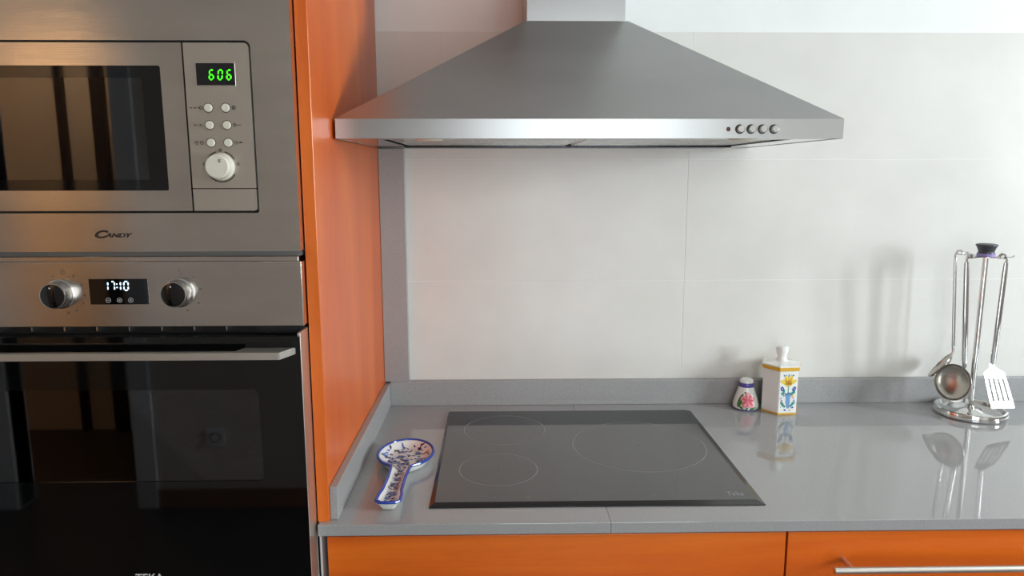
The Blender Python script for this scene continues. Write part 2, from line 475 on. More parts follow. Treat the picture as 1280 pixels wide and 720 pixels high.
for (bx, bz) in ((-.3511, 1.5847), (-.3251, 1.5847), (-.3508, 1.5591), (-.3247, 1.5591), (-.3505, 1.5328), (-.3244, 1.5328)):
    b = cyl_front(MB(), bx, bz, YP, [(0, .003), (.0050, .003), (.0060, .0022), (.0064, 0)], 24).build('button', 'ivory', t, True)
    cyl_front(MB(), bx, bz, YP, [(.0064, 0), (.0064, .0004), (.0074, .0004), (.0074, 0)], 24).build('collar', 'print_dark', b, True)
KX, KZ = -.3372, 1.4968
kn = cyl_front(MB(), KX, KZ, YP, [(0, .019), (.0165, .019), (.0182, .0175), (.0188, .004), (.0205, .003), (.0208, 0)], 40).build('timer_knob', 'ivory', t, True)
cyl_front(MB(), KX+.005, KZ+.0085, YP-.0188, [(0, .0009), (.002, .0007), (.0030, 0)], 16).build('pointer_dot', 'silver_paint', kn, True)
m = MB()
for a0, a1 in ((28, 74), (106, 152), (196, 330)):
    m.tube([(KX + .0232*math.cos(math.radians(a0+(a1-a0)*k/16)), YP-.0003, KZ+.0232*math.sin(math.radians(a0+(a1-a0)*k/16))) for k in range(17)], .0008, 6)
m.build('dial_marks', 'print_brown', pan)
# little printed function symbols beside the buttons
m = MB()
def ringmark(x, z, r, th=.0005): m.tube([(x+r*math.cos(k*math.pi/8), YP-.0002, z+r*math.sin(k*math.pi/8)) for k in range(16)], th, 5, closed=True)
def dash(x0, z0, x1, z1, th=.0005): m.tube([(x0, YP-.0002, z0), (x1, YP-.0002, z1)], th, 5)
for zz in (1.5847,):
    for k in range(3): dash(-.3785+.006*k, zz, -.3755+.006*k, zz, .0007)
    ringmark(-.3625, zz, .002); ringmark(-.3130, zz+.0003, .0022, .0011); dash(-.315, zz-.0015, -.311, zz-.0015, .0008)
dash(-.3735, 1.5605, -.3715, 1.5580, .0009); dash(-.3695, 1.5580, -.3680, 1.5586); dash(-.3655, 1.5605, -.3635, 1.5580, .0009); dash(-.3615, 1.558, -.3600, 1.5586)
ringmark(-.3130, 1.5595, .0020, .0007); dash(-.3095, 1.5592, -.3035, 1.5592)
ringmark(-.3725, 1.5328, .0024); ringmark(-.3645, 1.5328, .0024); dash(-.3725, 1.5328, -.3715, 1.5340); dash(-.3645, 1.5328, -.3645, 1.5345)
ringmark(-.3125, 1.5330, .0022); dash(-.3075, 1.5330, -.3030, 1.5335, .0010); dash(-.3105, 1.5330, -.3090, 1.5330)
ringmark(KX, KZ+.0250, .0018, .0008); ringmark(KX+.0255, KZ+.004, .0018, .0006); ringmark(KX-.0255, KZ+.004, .0018, .0006)
m.build('printed_symbols', 'print_dark', pan)
# brand lettering on the lower frame bar
text_part('lettering', 'C', 'print_brown', t, -.5295, 1.3932, .0215, .0125, Y-.0004, shear=.35, bold=.038)
text_part('lettering', 'ANDY', 'print_brown', t, -.5035, 1.3915, .0440, .0068, Y-.0004, shear=.35, bold=.038)

# ------------------------------------------------------------------ oven
t = thing('built_in_oven', (-.52, -.4, .763), 'built-in black glass oven with steel control strip reading 17:10', 'oven')
OX1 = -.2230; OX0 = OX1-.595
MB().box(OX0, OX1, Y, -.62, 1.2455, 1.3495, .0012, 1).build('control_strip', 'steel_frame', t)
MB().box(OX0, OX1-.005, Y+.0035, -.62, 1.3495, 1.3578, .0008, 1).build('top_lip', 'steel_frame', t)
MB().box(OX0, OX1-.003, Y+.012, -.62, 1.3578, 1.3659).build('spacer_rail', 'grey_strip', t)
MB().box(OX0+.004, OX1-.004, -.645, -.60, 1.2330, 1.2455).build('vent_recess', 'black_matte', t)
for k in range(11):
    x = -.858 + .0512*k
    if OX0 < x < -.31: MB().box(x-.001, x+.001, -.655, -.64, 1.2385, 1.2455).build('vent_rib', 'steel_satin', t)
MB().box(-.2985, OX1-.006, -.655, -.64, 1.2345, 1.2455).build('vent_cover', 'black_soft', t)
def knob(x, z):
    b = cyl_front(MB(), x, z, Y, [(.0235, 0), (.0235, .003), (.0212, .0045), (.0208, .020), (.0198, .0225), (.0180, .0228)], 40).build('control_knob', 'steel_satin', t, True)
    cyl_front(MB(), x, z, Y, [(0, .0232), (.0175, .0232), (.0198, .0222), (.0198, .0215)], 40).build('knob_cap', 'black_gloss', b, True)
    cyl_front(MB(), x-.003, z+.0125, Y-.0232, [(0, .0003), (.0012, .0002), (.0013, 0)], 12).build('pointer', 'print_light', b)
K1, K2 = (-.6015, 1.2995), (-.4165, 1.3010)
knob(*K1); knob(*K2)
YO = Y
scr = MB().box(-.5565, -.4648, YO-.001, YO+.002, 1.2822, 1.3230, .0003, 1).build('display', 'black_gloss', t)
dg = MB()
x = -.5262
digit(dg, '1', x-.006, 1.3050, .0052, .0138, .0019, YO-.0014, .04)
digit(dg, '7', x+.0040, 1.3050, .0056, .0138, .0019, YO-.0014, .04)
digit(dg, '1', x+.0190-.0052, 1.3050, .0052, .0138, .0019, YO-.0014, .04)
digit(dg, '0', x+.0228+.0015, 1.3050, .0066, .0138, .0019, YO-.0014, .04)
for dz in (.0045, .0098): dg.tube([(x+.0137, YO-.0014, 1.3050+dz-.0007), (x+.0137, YO-.0014, 1.3050+dz+.0007)], .0009, 8)
dg.build('digits', 'blue_led', scr)
for k, xx in enumerate((-.5280, -.5105, -.4930)):
    m = MB(); m.tube([(xx+.0036*math.cos(q*math.pi/10), YO-.0012, 1.2890+.0036*math.sin(q*math.pi/10)) for q in range(20)], .0004, 5, closed=True)
    m.tube([(xx-.0016, YO-.0012, 1.2890), (xx+.0016, YO-.0012, 1.2890)], .0005, 5)
    if k == 2: m.tube([(xx, YO-.0012, 1.2874), (xx, YO-.0012, 1.2906)], .0005, 5)
    if k == 1: m.tube([(xx-.0012, YO-.0012, 1.2898), (xx+.0012, YO-.0012, 1.2898)], .0005, 5); m.tube([(xx-.0012, YO-.0012, 1.2882), (xx+.0012, YO-.0012, 1.2882)], .0005, 5)
    m.build('touch_symbol', 'print_light', scr)
m = MB(); YP = YO - .0001
def mark(x, z, s=.0016): m.box(x-s, x+s, YO-.0003, YO+.001, z-.0006, z+.0006)
m.tube([(K1[0]+.006+.0034*math.cos(q*math.pi/8), YO-.0002, K1[1]+.0345+.0034*math.sin(q*math.pi/8)) for q in range(16)], .0005, 5, closed=True)
m.tube([(K1[0]+.006, YO-.0002, K1[1]+.0345), (K1[0]+.006, YO-.0002, K1[1]+.0365)], .0005, 5)
for a, rr in ((118, .030), (55, .031), (22, .032), (8, .033), (-8, .033), (-30, .034), (-58, .034), (-82, .033)):
    mark(K1[0]+.004+rr*math.cos(math.radians(a)), K1[1]+rr*math.sin(math.radians(a))+.001)
    if a != 118: mark(K1[0]+.004+rr*math.cos(math.radians(a)), K1[1]+rr*math.sin(math.radians(a))+.0035)
for a, rr in ((88, .029), (48, .031), (8, .031), (-35, .032), (-75, .031), (-140, .031), (175, .029)):
    mark(K2[0]+.003+rr*math.cos(math.radians(a)), K2[1]+rr*math.sin(math.radians(a))+.001, .0018)
m.tube([(K2[0]+.002, YO-.0002, K2[1]+.033), (K2[0]+.002, YO-.0002, K2[1]+.038)], .0006, 5)
m.build('printed_symbols', 'print_dark', t)
# glass door
GY = -.680
OD1 = OX1 - .0008
door = MB().ring(rrect(OX0, OD1, .770, 1.2345, .0008), rrect(-.7505, -.2925, .9960, 1.1490, .010), GY, GY+.006).build('door_glass', 'black_gloss', t)
MB().ring(rrect(OX0+.001, OD1-.001, .771, 1.2320, .0008), rrect(-.7505, -.2925, .9960, 1.1490, .010), GY+.006, GY+.040).build('door_body', 'black_matte', t)
for x0, x1 in ((OX0-.0002, OX0+.004), (OD1-.004, OD1+.0006)):
    MB().box(x0, x1, GY+.0008, PF-.001, .768, 1.2400, .0006, 1).build('door_side_trim', 'aluminium', t)
MB().poly_prism(rrect(-.7505, -.2925, .9960, 1.1490, .010), 'y', GY+.0040, GY+.0015).build('window_pane', 'oven_glass', door)
MB().ring(rrect(-.7515, -.2915, .9950, 1.1500, .010), rrect(-.7500, -.2930, .9964, 1.1486, .010), GY+.010, GY+.013).build('window_rim', 'aluminium', door)
# cavity
m = MB()
m.box(-.775, -.765, -.635, -.22, .90, 1.20); m.box(-.275, -.265, -.635, -.22, .90, 1.20); m.box(-.765, -.275, -.23, -.22, .90, 1.20)
m.box(-.765, -.275, -.635, -.23, .90, .91); m.box(-.765, -.275, -.635, -.23, 1.19, 1.20)
m.build('cavity', 'enamel', t)
for zz in (1.01, 1.09):
    m = MB(); m.tube([(-.76, -.61, zz), (-.28, -.61, zz), (-.28, -.25, zz), (-.76, -.25, zz)], .003, 6, closed=True)
    for k in range(1, 20): m.tube([(-.76+.024*k, -.61, zz), (-.76+.024*k, -.25, zz)], .0014, 5)
    m.build('oven_rack', 'steel_satin', t)
# handle: flat bar with wedge brackets
HB = [(-.800, GY-.0365), (-.2455, GY-.0365), (-.2305, GY-.0005), (-.310, GY-.0005), (-.318, GY-.024), (-.722, GY-.024), (-.730, GY-.0005), (-.815, GY-.0005)]
MB().poly_prism(HB, 'z', 1.2062, 1.2172, .0012).build('handle', 'aluminium', t)
text_part('lettering', 'TEKA', 'print_light', t, -.4890, .8285, .0460, .0150, GY-.0004, bold=.015)

# ------------------------------------------------------------------ worktop
CT = .9
CY = -.6455
t = thing('worktop', (.6, -.3, .88), 'polished grey quartz worktop with low upstand along the tiled wall', 'worktop')
SX = .277
MB().box(-.2195, SX-.00015, CY, -.001, CT-.020, CT, .0010, 2).build('slab', 'quartz', t)
MB().box(SX+.00015, XR-.002, CY, -.001, CT-.020, CT, .0010, 2).build('slab', 'quartz', t)
MB().box(-.1880, XR-.002, -.0200, -.0005, CT+.0002, .9634, .0010, 2).build('back_upstand', 'quartz_edge', t)
MB().box(-.2018, -.1882, -.6270, -.0005, CT+.0002, .9600, .0010, 2).build('side_upstand', 'quartz_edge', t)
MB().box(-.2018, -.1400, -.0195, -.0005, .9637, 1.5440, .0008, 1).build('end_strip', 'quartz_edge', t)

# ------------------------------------------------------------------ base cabinets
def base_cab(x0, x1, label, handle):
    t = thing('base_cabinet', ((x0+x1)/2, -.3, 0), label, 'cabinet', 'orange base cabinets under the worktop')
    MB().box(x0, x0+.016, -.612, -.03, .10, .879).build('carcass_side', 'black_soft', t)
    MB().box(x1-.016, x1, -.612, -.03, .10, .879).build('carcass_side', 'black_soft', t)
    MB().box(x0+.016, x1-.016, -.612, -.03, .10, .116).build('carcass_floor', 'white_melamine', t)
    MB().box(x0+.016, x1-.016, -.055, -.03, .116, .879).build('carcass_back', 'white_melamine', t)
    MB().box(x0, x1, -.56, -.545, 0, .10).build('plinth', 'aluminium', t)
    fx0, fx1 = x0+.0015, x1-.0015
    d = MB().box(fx0, fx1, -.635, -.6135, .735, .8735, .0012, 2).build('drawer_front', 'cherry_front', t)
    def bar(p, z, a, b):
        h = MB().tube([(a, -.672, z), (b, -.672, z)], .0060, 16).build('handle', 'aluminium', p, True)
        for xx in (a+.032, b-.032): MB().tube([(xx, -.634, z), (xx, -.668, z)], .0045, 12).build('handle_post', 'aluminium', p, True)
    if handle: bar(d, .8225, x0+.068, x1-.068)
    mid = (fx0+fx1)/2
    for a, b in ((fx0, mid-.0015), (mid+.0015, fx1)):
        d2 = MB().box(a, b, -.635, -.6135, .115, .732, .0012, 2).build('door', 'cherry_front', t)
        bar(d2, .68, a+.06, b-.06)
base_cab(-.2085, .5845, 'orange wood base cabinet with plain handleless front below the cooking hob', False)
base_cab(.5850, 1.385, 'orange wood base cabinet with steel bar handle right of the hob', True)
base_cab(1.3855, 2.185, 'orange wood base cabinet with bar handle furthest from the oven', True)

# ------------------------------------------------------------------ hob
HX0, HX1, HY1, HY0 = -.0374, .5629, -.0791, -.5885
HZ = .9048
t = thing('induction_hob', (.263, -.334, .9), 'black glass induction hob with three rings set into the worktop', 'hob')
bv = .0095
m = MB()
o_ = [(HX0, HY0), (HX1, HY0), (HX1, HY1), (HX0, HY1)]
i_ = [(HX0+bv, HY0+bv*1.6), (HX1-bv*1.3, HY0+bv*1.6), (HX1-bv*1.3, HY1-.001), (HX0+.004, HY1-.001)]
V = [(x, y, .9003) for x, y in o_] + [(x, y, HZ-.0030) for x, y in o_] + [(x, y, HZ) for x, y in i_]
Fq = [(3, 2, 1, 0)]
for k in range(4):
    j = (k+1) % 4
    Fq += [(k, j, 4+j, 4+k), (4+k, 4+j, 8+j, 8+k)]
m.faces(V, Fq).build('bevelled_rim', 'hob_bevel', t)
MB().faces([(x, y, HZ) for x, y in i_], [(0, 1, 2, 3)]).build('glass_plate', 'hob_glass', t)
def zone(cx, cy, r, th=.0008, n=72, name='cooking_zone'):
    b = MB(); V = []; Fz = []
    for k in range(n):
        a = 2*math.pi*k/n
        for q in (r-th, r+th): V.append((cx+q*math.cos(a), cy+q*math.sin(a), HZ+.00012))
    for k in range(n): j = (k+1) % n; Fz.append((2*k, 2*k+1, 2*j+1, 2*j))
    b.faces(V, Fz).build(name, 'hob_print', t)
zone(.100, -.208, .0925); zone(.0858, -.4300, .0775); zone(.3890, -.3090, .1420)
m = MB()
def hm(x, y, w, d_): m.faces([(x-w, y-d_, HZ+.00012), (x+w, y-d_, HZ+.00012), (x+w, y+d_, HZ+.00012), (x-w, y+d_, HZ+.00012)], [(0, 1, 2, 3)])
for (x, y) in ((.0858, -.43), (.1, -.208), (.389, -.309), (-.005, -.335)): hm(x, y, .0035, .0007); hm(x, y, .0007, .0035)
for x in (.068, .101, .128, .158, .225, .300, .352, .385):
    for q in (-1, 1): hm(x+.006*q, -.543, .0022, .0008); hm(x+.006*q, -.541, .0006, .0025)
    hm(x, -.546, .0030, .0005)
for x in (.078, .140, .372): hm(x, -.556, .0022, .0016)
m.build('touch_symbols', plain('hob_print_faint', (120, 120, 120), .5), t)
lt = text_part('lettering', 'Teka', plain('hob_logo', (150, 150, 150), .5), t, 0, 0, .030, .017, 0, shear=.2)
for v in lt.data.vertices: v.co = Vector((.520+v.co.x, -.5500+v.co.z, HZ+.0002))

# ------------------------------------------------------------------ cooker hood
t = thing('cooker_hood', (.25, -.25, 1.546), 'pyramid stainless steel cooker hood with chimney and push buttons', 'cooker hood')
hx0, hx1, hyf, z0, z1 = -.1972, .6998, -.4938, 1.5459, 1.5806
tx0, tx1, tyf, tz = .1440, .3530, -.262, 1.7905
m = MB()
B_ = [(hx0, hyf, z1), (hx1, hyf, z1), (hx1, -.0008, z1), (hx0, -.0008, z1)]
T_ = [(tx0, tyf, tz), (tx1, tyf, tz), (tx1, -.0008, tz+.004), (tx0, -.0008, tz+.004)]
m.faces(B_+T_, [(0, 1, 5, 4), (1, 2, 6, 5), (2, 3, 7, 6), (3, 0, 4, 7), (4, 5, 6, 7), (3, 2, 1, 0)])
m.build('canopy', 'steel_hood', t)
# fascia ring round front and sides, with a return flange underneath
m = MB()
m.box(hx0, hx1, hyf-.0006, hyf+.002, z0, z1, .0005, 1)
m.build('fascia', 'steel_fascia', t)
for a, b in ((hx0, hx0+.002), (hx1-.002, hx1)):
    MB().box(a, b, hyf+.002, -.0008, z0, z1).build('side_skirt', 'steel_fascia', t)
m = MB()
m.box(hx0+.002, hx1-.002, hyf+.002, hyf+.050, z0+.0008, z0+.0022); m.box(hx0+.002, hx0+.070, hyf+.050, -.0008, z0+.0008, z0+.0022)
m.box(hx1-.070, hx1-.002, hyf+.050, -.0008, z0+.0008, z0+.0022); m.box(hx0+.070, hx1-.070, -.05, -.0008, z0+.0008, z0+.0022)
m.build('underside_flange', 'steel_mirror', t)
m = MB(); m.box(hx0+.066, hx1-.066, -.080, -.012, z0-.0015, z0+.0008, .0006, 1); m.build('rear_lip', 'filter_dark', t)
for k in range(2):
    a = hx0+.070+k*.3785; b = a+.3785
    fl = MB().box(a+.001, b-.001, hyf+.050, -.05, z0+.006, z0+.012).build('grease_filter', 'aluminium', t)
    for q in range(12):
        yy = hyf+.058+q*.033
        MB().box(a+.008, b-.008, yy, yy+.018, z0+.003, z0+.006).build('baffle', 'steel_satin', fl)
for xx in (-.035, .53):
    MB().lathe([(0, -.003), (.022, -.003), (.026, 0), (.026, .002)], Matrix.Translation((xx, hyf+.028, z0+.0008)), 24).build('lamp', 'ivory', t, True)
# chimney
MB().box(tx0+.0028, tx1-.0050, tyf+.008, -.0005, tz, CEIL-.002, .0008, 1).build('chimney', brushed('steel_chimney', (180, 180, 179), .30, (1, 1, 90), .08, .02), t)
for x in (.5146, .5345, .5544, .5750):
    b = cyl_front(MB(), x, 1.5624, hyf-.0006, [(0, .0105), (.0054, .0105), (.0064, .0095), (.0066, 0)], 28).build('push_button', 'steel_satin', t, True)
    cyl_front(MB(), x, 1.5624, hyf-.0006, [(.0066, 0), (.0066, .0010), (.0082, .0006), (.0084, 0)], 28).build('collar', 'black_soft', b, True)
cyl_front(MB(), .4945, 1.5624, hyf-.0006, [(0, .0022), (.0025, .0018), (.0038, 0)], 20).build('indicator_lamp', 'red_lamp', t, True)

# ------------------------------------------------------------------ spoon rest
def bez(t, P):
    for i in range(len(P)-1):
        if P[i][0] <= t <= P[i+1][0]:
            u = (t-P[i][0])/(P[i+1][0]-P[i][0]); u = u*u*(3-2*u)
            return P[i][1] + (P[i+1][1]-P[i][1])*u
    return P[-1][1]
SRH = .019
L0, L1 = -.6050, -.3040
HC, HRX, HRY = -.3760, .0575, .0720
def sr_w(y):
    h = 0.0
    d = (y-HC)/HRY
    if abs(d) < 1: h = HRX*math.sqrt(max(0, 1-d*d))
    # handle half-width: flared end, slim waist
    q = bez(y, [(-.6050, .0), (-.6040, .0150), (-.596, .0218), (-.575, .0212), (-.545, .0178), (-.50, .0170), (-.44, .0190), (-.41, .03), (-.38, .0)]) if y < -.38 else 0
    return max(h, q)
ys = [L0 + (L1-L0)*(0.5-0.5*math.cos(math.pi*k/70)) for k in range(71)]
outline = [(sr_w(y), y) for y in ys] + [(-sr_w(y), y) for y in reversed(ys)]
def dist_out(x, y):
    best = 1
    for (a, b) in zip(outline, outline[1:]+outline[:1]):
        vx, vy = b[0]-a[0], b[1]-a[1]; L = vx*vx+vy*vy
        u = 0 if L < 1e-12 else max(0, min(1, ((x-a[0])*vx+(y-a[1])*vy)/L))
        best = min(best, math.hypot(x-a[0]-u*vx, y-a[1]-u*vy))
    return best
def sst(a, b, v): v = max(0, min(1, (v-a)/(b-a))); return v*v*(3-2*v)
def sr_top(x, y):
    d = dist_out(x, y)
    depth = .012 if y > -.46 else .0085
    return SRH - depth*sst(.002, .022 if y > -.46 else .015, d)
def sr_bot(x, y):
    return (SRH-.003)*(1-sst(0, .014, dist_out(x, y)))
t = thing('spoon_rest', (-.105, -.40, .9003), 'white ceramic spoon rest painted with blue flowers and blue rim', 'spoon rest')
SM = Matrix.Translation((-.1045, 0, .9003)) @ Matrix.Translation((0, HC, 0)) @ Matrix.Rotation(math.radians(-1.0), 4, 'Z') @ Matrix.Translation((0, -HC, 0))
m = MB(); V = []; Fs = []; T = 21
for y in ys:
    w = max(sr_w(y), .0004)
    for k in range(T):
        x = w*math.sin((k/(T-1)-.5)*math.pi)
        V.append((x, y, sr_top(x, y)))
nt_ = len(V)
for y in ys:
    w = max(sr_w(y), .0004)
    for k in range(T):
        x = w*math.sin((k/(T-1)-.5)*math.pi)
        V.append((x, y, sr_bot(x, y)))
R_ = len(ys)
for i in range(R_-1):
    for k in range(T-1):
        a = i*T+k
        Fs.append((a, a+1, a+T+1, a+T)); Fs.append((nt_+a, nt_+a+T, nt_+a+T+1, nt_+a+1))
    Fs.append((i*T, (i+1)*T, nt_+(i+1)*T, nt_+i*T)); Fs.append((i*T+T-1, nt_+i*T+T-1, nt_+(i+1)*T+T-1, (i+1)*T+T-1))
m.faces(V, Fs)
bmesh.ops.recalc_face_normals(m.bm, faces=m.bm.faces)
body = m.xform(SM).build('dish', 'ceramic', t, True)
m = MB()
pts = [(x*.975, y + (.0018 if y < -.595 else 0), SRH-.0002) for x, y in outline]
m.tube([p for k, p in enumerate(pts) if k == 0 or (Vector(p)-Vector(pts[k-1])).length > 1e-5], .0030, 8, closed=True)
# broad band at the end of the grip
V = []; Fs = []
for i, y in enumerate([-.6010, -.5975, -.5935, -.5895]):
    w = sr_w(y)*.96
    for k in range(9):
        x = w*(k/4-1); V.append((x, y, sr_top(x, y)+.0005))
for i in range(3):
    for k in range(8): a = i*9+k; Fs.append((a, a+1, a+10, a+9))
m.faces(V, Fs)
m.xform(SM).build('painted_rim', 'paint_blue', t, True)
def leaf(mb, x, y, L, W, ang, surf, lift=.0005):
    """small painted leaf laid on a surface z = surf(x, y)"""
    c, s_ = math.cos(ang), math.sin(ang); P = []
    for k in range(8):
        u = k/8*2*math.pi
        px = L*math.cos(u); py = W*math.sin(u)*(1-.3*math.cos(u))
        P.append((x+px*c-py*s_, y+px*s_+py*c))
    base = len(mb.bm.verts)
    vs_ = [mb.bm.verts.new((a, b, surf(a, b)+lift)) for a, b in P]
    cz = mb.bm.verts.new((x, y, surf(x, y)+lift))
    for k in range(8): mb.bm.faces.new((cz, vs_[k], vs_[(k+1) % 8]))
rng = random.Random(3)
for nm, mt, n, sc in (('painted_leaves', 'paint_navy', 95, 1.05), ('painted_flowers', 'paint_midblue', 90, 1.35)):
    mb = MB(); c = 0
    while c < n:
        if rng.random() < .62: x = rng.uniform(-.05, .05); y = rng.uniform(-.44, -.315)
        else: x = rng.uniform(-.014, .014); y = rng.uniform(-.585, -.44)
        if abs(x) > sr_w(y)-.011: continue
        leaf(mb, x, y, rng.uniform(.0030, .0062)*sc, rng.uniform(.0011, .0021)*sc, rng.uniform(0, 6.28), sr_top, .0005 if mt == 'paint_midblue' else .0007)
        c += 1
    # small flower rosettes
    for (fx, fy) in ((-.012, -.372), (.022, -.355), (-.03, -.40), (.0, -.55), (0, -.49)):
        for k in range(6):
            a = k*math.pi/3
            leaf(mb, fx+.005*math.cos(a), fy+.005*math.sin(a), .0042 if mt == 'paint_midblue' else .0015, .0024 if mt == 'paint_midblue' else .0010, a, sr_top, .0006 if mt == 'paint_midblue' else .0008)
    mb.xform(SM).build(nm, mt, t)
mb = MB()  # reflection of the orange wood, painted as brown strokes along the handle
for k in range(26):
    y = rng.uniform(-.57, -.45); x = rng.uniform(.002, .013)
    leaf(mb, x, y, rng.uniform(.003, .005), .0011, rng.uniform(.4, 1.1), sr_top, .0006)
mb.xform(SM).build('orange_reflection', plain('reflection_brown', (160, 104, 74), .25), t)

# ------------------------------------------------------------------ salt shaker
SCX, SCY = .7085, -.0535
t = thing('salt_shaker', (SCX, SCY, .9), 'small white ceramic shaker painted with a pink rose', 'shaker')
SP = [(.0, 0), (.0270, 0), (.0305, .0025), (.0318, .008), (.0310, .015), (.0275, .028), (.0230, .042), (.0192, .054), (.0172, .0600), (.0168, .0640), (.0170, .0670), (.0172, .0700), (.0150, .0750), (.0090, .0785), (0, .0795)]
MS = Matrix.Translation((SCX, SCY, .9002))
MB().lathe(SP, MS, 36).build('body', 'ceramic', t, True)
def sp_r(z):
    for (r0, a), (r1, b) in zip(SP[2:], SP[3:]):
        if a <= z <= b: return r0+(r1-r0)*(z-a)/(b-a)
    return SP[2][0]
MB().lathe([(sp_r(.0575)+.0003, .0570), (.0186, .0580), (.0178, .0668), (.0172, .0678)], MS, 36).build('neck_band', 'paint_purple', t, True)
MB().lathe([(.0282, .0006), (.0310, .0024), (.0318, .0045)], MS, 36).build('foot_band', 'paint_purple', t, True)
def cone_patch(mb, pts, lift=.0005, face=-108.0):
    """polygon in (arc mm, height mm) wrapped on the shaker body, fan from its centroid"""
    n = len(pts); cx = sum(p[0] for p in pts)/n; cz = sum(p[1] for p in pts)/n
    P = []
    for k in range(n):
        a, b = pts[k], pts[(k+1) % n]
        P += [a, ((a[0]+b[0])/2, (a[1]+b[1])/2)]
    def M(p, lf=0):
        r = sp_r(p[1]/1000)+lift+lf; a = math.radians(face) + p[0]/1000/.028
        return MS @ Vector((r*math.cos(a), r*math.sin(a), p[1]/1000))
    c = mb.bm.verts.new(M((cx, cz), .0003))
    mid = [mb.bm.verts.new(M(((p[0]+cx)/2, (p[1]+cz)/2), .0002)) for p in P]
    out = [mb.bm.verts.new(M(p)) for p in P]
    for k in range(len(P)):
        j = (k+1) % len(P)
        mb.bm.faces.new((c, mid[k], mid[j])); mb.bm.faces.new((mid[k], out[k], out[j], mid[j]))
def petal(cx, cz, L, W, ang, n=10):
    ang = math.radians(ang); out = []
    for k in range(n):
        u = 2*math.pi*k/n; a = L*math.cos(u); b = W*math.sin(u)
        out.append((cx+a*math.cos(ang)-b*math.sin(ang), cz+a*math.sin(ang)+b*math.cos(ang)))
    return out
mb = MB()
for p in (petal(-14, 24, 16, 6, 80), petal(16, 8, 8, 3, 15), petal(-11, 37, 6, 3, 60), petal(9, 41, 6, 2.6, 140), petal(15, 34, 6, 2.4, 110), petal(-10, 9, 5.5, 2.4, 150), petal(-1, 45, 5, 2, 170), petal(3, 8, 4, 2, 60)): cone_patch(mb, p, .0004)
mb.build('painted_leaves', 'paint_green', t)
mb = MB()
for k in range(5):
    a = 90+72*k; cone_patch(mb, petal(5+10*math.cos(math.radians(a)), 27+11*math.sin(math.radians(a)), 9.5, 7.5, a), .0007)
mb.build('painted_petals', 'paint_rose', t)
mb = MB()
for k in range(7):
    a = 60+51*k; cone_patch(mb, petal(5+8*math.cos(math.radians(a)), 27+8*math.sin(math.radians(a)), 7.5, 2.4, a), .0011)
cone_patch(mb, petal(5, 27, 4.5, 4.5, 0), .0013)
mb.build('painted_rose', 'paint_pink', t)

# ------------------------------------------------------------------ hexagonal jar
JX, JY, JS, JA = .7885, -.0672, .0465, math.radians(5)
t = thing('hexagonal_jar', (JX, JY, .9), 'hexagonal white ceramic jar painted with a yellow flower, knobbed lid', 'jar')
def hexa(s_): return [(JX+s_*math.cos(JA+math.radians(60*k)), JY+s_*math.sin(JA+math.radians(60*k))) for k in range(6)]
MB().poly_prism(hexa(JS), 'z', .9002, 1.0105, .0012).build('body', 'ceramic', t)
MB().poly_prism(hexa(JS+.0006), 'z', .9004, .9048).build('foot_band', 'paint_yellow', t)
def frustum(mb, s0, s1, za, zb):
    A = [(x, y, za) for x, y in hexa(s0)]; B = [(x, y, zb) for x, y in hexa(s1)]
    mb.faces(A+B, [tuple(range(5, -1, -1)), tuple(range(6, 12))] + [(k, (k+1) % 6, 6+(k+1) % 6, 6+k) for k in range(6)]); return mb
lid = frustum(frustum(MB(), JS+.0035, JS+.0035, 1.0195, 1.0225), JS+.0030, .014, 1.0225, 1.0275).build('lid', 'ceramic', t)
frustum(MB(), JS+.0030, JS+.0040, 1.0105, 1.0195).build('rim_band', 'paint_yellow', lid)
MB().lathe([(.0150, 1.0262), (.0118, 1.0310), (.0108, 1.0390), (.0138, 1.0480), (.0155, 1.0550), (.0142, 1.0610), (.0085, 1.0645), (.0040, 1.0636), (0, 1.0630)], Matrix.Translation((JX, JY, 0)), 28).build('lid_knob', 'ceramic', lid, True)
# painting on the face between corners 4 and 5 (u across 0..1, v up in mm)
Hx = hexa(JS+.0003)
A5, B5 = Vector((*Hx[4], 0)), Vector((*Hx[5], 0))
fn = Vector(((B5-A5).y, -(B5-A5).x, 0)).normalized()
def jp(u, v, lift): return A5.lerp(B5, .5 + u/46.5) + Vector((0, 0, .9+v/1000)) + fn*lift
def jpatch(mb, pts, lift):
    c = (sum(p[0] for p in pts)/len(pts), sum(p[1] for p in pts)/len(pts))
    cv = mb.bm.verts.new(jp(*c, lift)); vs_ = [mb.bm.verts.new(jp(*p, lift)) for p in pts]
    for k in range(len(pts)): mb.bm.faces.new((cv, vs_[k], vs_[(k+1) % len(pts)]))
def stroke(mb, pts, w, lift):
    for a, b in zip(pts, pts[1:]):
        d = Vector((b[0]-a[0], b[1]-a[1])); n_ = Vector((-d.y, d.x)).normalized()*w
        mb.faces([jp(a[0]-n_.x, a[1]-n_.y, lift), jp(b[0]-n_.x, b[1]-n_.y, lift), jp(b[0]+n_.x, b[1]+n_.y, lift), jp(a[0]+n_.x, a[1]+n_.y, lift)], [(0, 1, 2, 3)])
mb = MB()
for p in (petal(-9.5, 82, 12.5, 5.2, 155), petal(9.5, 82, 12.5, 5.2, 25), petal(-4.5, 87, 13, 4.6, 112), petal(4.5, 87, 13, 4.6, 68), petal(0, 78, 9, 7, 0), petal(0, 88, 12, 3, 90), petal(-12, 30, 4, 2, 130), petal(13, 48, 5, 2, 50)): jpatch(mb, p, .0002)
mb.build('painted_flower', 'paint_yellow2', t)
mb = MB()
for p in (petal(0, 83, 7, 2, 90), petal(-6, 88, 5, 1, 112), petal(6, 88, 5, 1, 68)): jpatch(mb, p, .0004)
mb.build('painted_veins', plain('paint_ochre', (214, 140, 40), .2), t)
mb = MB()
